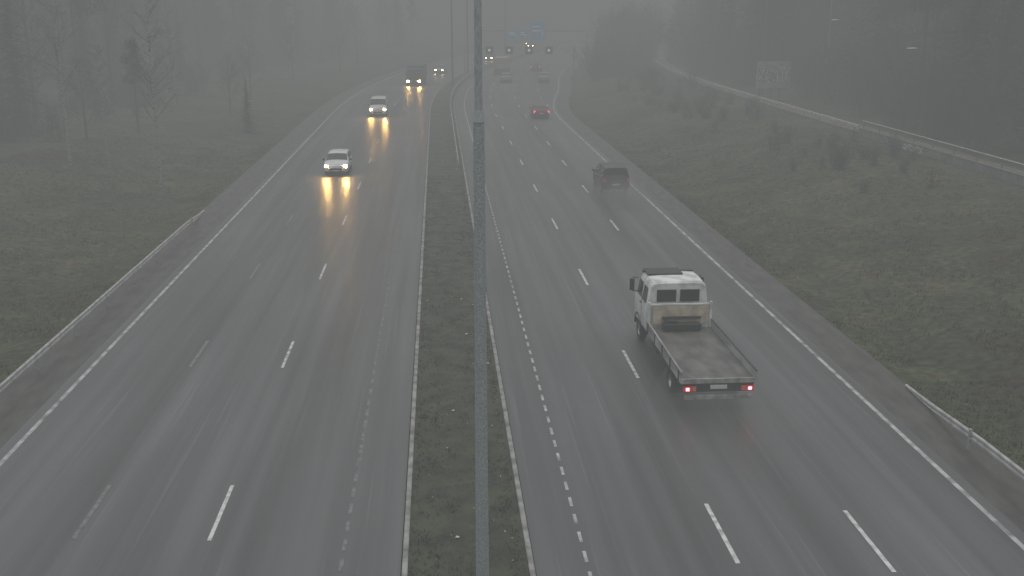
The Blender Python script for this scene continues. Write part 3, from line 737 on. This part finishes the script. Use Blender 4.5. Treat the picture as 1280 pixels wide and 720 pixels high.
# ---------------------------------------------------------------- grass tufts + litter
def grass():
    v = []; f = []; G = random.Random(9)
    for i in range(26000):
        a = G.random()
        if G.random() < .55: u = 15.4+(31-15.4)*G.random()**1.2; Y = 20+75*G.random()**1.4
        else: u = -14.8-16*G.random()**1.1; Y = 26+70*G.random()**1.4
        if mnoise.noise(Vector((u*.35, Y*.35, 5))) < -.12: continue
        x, y, _ = P(u, Y); z = gz(u, Y)-.02
        for k in range(4):
            az = G.uniform(0, 6.28); h = G.uniform(.06, .2); w = .022; le = G.uniform(.03, .16); bx = x+G.uniform(-.12, .12); by = y+G.uniform(-.12, .12); n = len(v)
            v += [(bx-w*math.sin(az), by+w*math.cos(az), z), (bx+w*math.sin(az), by-w*math.cos(az), z), (bx+le*math.cos(az), by+le*math.sin(az), z+h)]; f.append((n, n+1, n+2))
    me = bpy.data.meshes.new('grass'); me.from_pydata(v, [], f); me.materials.append(M['grass']); o = bpy.data.objects.new('grass', me); COL.objects.link(o); structure(o, 'stuff')
    m = MB(); G = random.Random(5)
    for i in range(120):
        u = G.uniform(-.8, 1.75); Y = 18+G.random()**1.5*70; s = G.choice((.015, .02, .02, .03, .06)); az = G.uniform(0, 6.28)
        x, y, _ = P(u, Y); z = .17+G.uniform(0, .02)
        m.poly([(x+s*math.cos(az+q)*G.uniform(.6, 1.2), y+s*math.sin(az+q)*G.uniform(.6, 1.2), z+G.uniform(-.01, .02)) for q in (0, 1.5, 3.1, 4.6)])
    structure(m.obj('litter', 'litter'), 'stuff')
    v = []; f = []
    for i in range(9000):
        u = G.uniform(-.8, 1.75); Y = 15+60*G.random()**1.2; x, y, _ = P(u, Y)
        for k in range(3):
            az = G.uniform(0, 6.28); h = G.uniform(.03, .1); w = .014; le = G.uniform(.02, .08); n = len(v); bx = x+G.uniform(-.06, .06); by = y+G.uniform(-.06, .06); z = .09
            v += [(bx-w*math.sin(az), by+w*math.cos(az), z), (bx+w*math.sin(az), by-w*math.cos(az), z), (bx+le*math.cos(az), by+le*math.sin(az), z+h)]; f.append((n, n+1, n+2))
    me = bpy.data.meshes.new('median_grass'); me.from_pydata(v, [], f); me.materials.append(M['soil']); o = bpy.data.objects.new('median_grass', me); COL.objects.link(o); structure(o, 'stuff')
grass()

# ---------------------------------------------------------------- sky dome (low stratus, glow added for overhead light) + world fog
FOG = (.207, .214, .213); SIG = .0098
def sky():
    m = bpy.data.materials.new('overcast_sky'); m.use_nodes = True; N = m.node_tree.nodes; L = m.node_tree.links; N.clear()
    out = N.new('ShaderNodeOutputMaterial'); em = N.new('ShaderNodeEmission'); tc = N.new('ShaderNodeTexCoord'); nz = N.new('ShaderNodeTexNoise'); nz.inputs['Scale'].default_value = .01
    cr = N.new('ShaderNodeValToRGB'); cr.color_ramp.elements[0].color = (.88, .91, .94, 1); cr.color_ramp.elements[1].color = (1, 1, 1, 1)
    L.new(tc.outputs['Object'], nz.inputs['Vector']); L.new(nz.outputs['Fac'], cr.inputs['Fac']); L.new(cr.outputs[0], em.inputs['Color']); em.inputs['Strength'].default_value = 5.0
    L.new(em.outputs[0], out.inputs['Surface']); M['sky'] = m
    m.cycles.emission_sampling = 'NONE'
    b = MB(); nu, nv = 48, 10; rings = []
    for j in range(nv):
        t = j/(nv)*math.pi/2; rings.append([(900*math.cos(t)*math.cos(2*math.pi*i/nu), 900*math.cos(t)*math.sin(2*math.pi*i/nu), -12+130*math.sin(t)) for i in range(nu)])
    b.loft(rings, True, False); b.f.append(tuple((nv-1)*nu+i for i in range(nu)))
    o = b.obj('sky', 'sky'); structure(o)
sky()
w = bpy.data.worlds.new('World'); scene.world = w; w.use_nodes = True
N = w.node_tree.nodes; L = w.node_tree.links; bg = N['Background']; bg.inputs['Strength'].default_value = .1
st = N.new('ShaderNodeTexSky'); st.sky_type = 'NISHITA'; st.sun_disc = False; st.sun_elevation = math.radians(25); st.sun_rotation = math.radians(160)
L.new(st.outputs[0], bg.inputs['Color'])
va = N.new('ShaderNodeVolumeAbsorption'); va.inputs['Color'].default_value = (0, 0, 0, 1); va.inputs['Density'].default_value = SIG
ve = N.new('ShaderNodeEmission'); ve.inputs['Color'].default_value = (*FOG, 1); ve.inputs['Strength'].default_value = SIG  # fog given its own glow in place of scattered daylight
ad = N.new('ShaderNodeAddShader'); L.new(va.outputs[0], ad.inputs[0]); L.new(ve.outputs[0], ad.inputs[1]); L.new(ad.outputs[0], N['World Output'].inputs['Volume'])
w.cycles.sampling_method = 'NONE'
sd = bpy.data.lights.new('sun', 'SUN'); sd.energy = .5; sd.angle = math.radians(20); sd.color = (1, .97, .93)
so = bpy.data.objects.new('sun', sd); COL.objects.link(so); so.rotation_euler = (math.radians(60), 0, math.radians(-20))

# ---------------------------------------------------------------- camera
cd = bpy.data.cameras.new('camera'); cam = bpy.data.objects.new('camera', cd); COL.objects.link(cam); scene.camera = cam
cd.sensor_width = 36; cd.lens = 36*1293/1280; cd.clip_start = .1; cd.clip_end = 3000
cam.location = (0, 0, 12.15); cam.rotation_euler = (math.radians(90-15.35), 0, math.radians(-4.05))
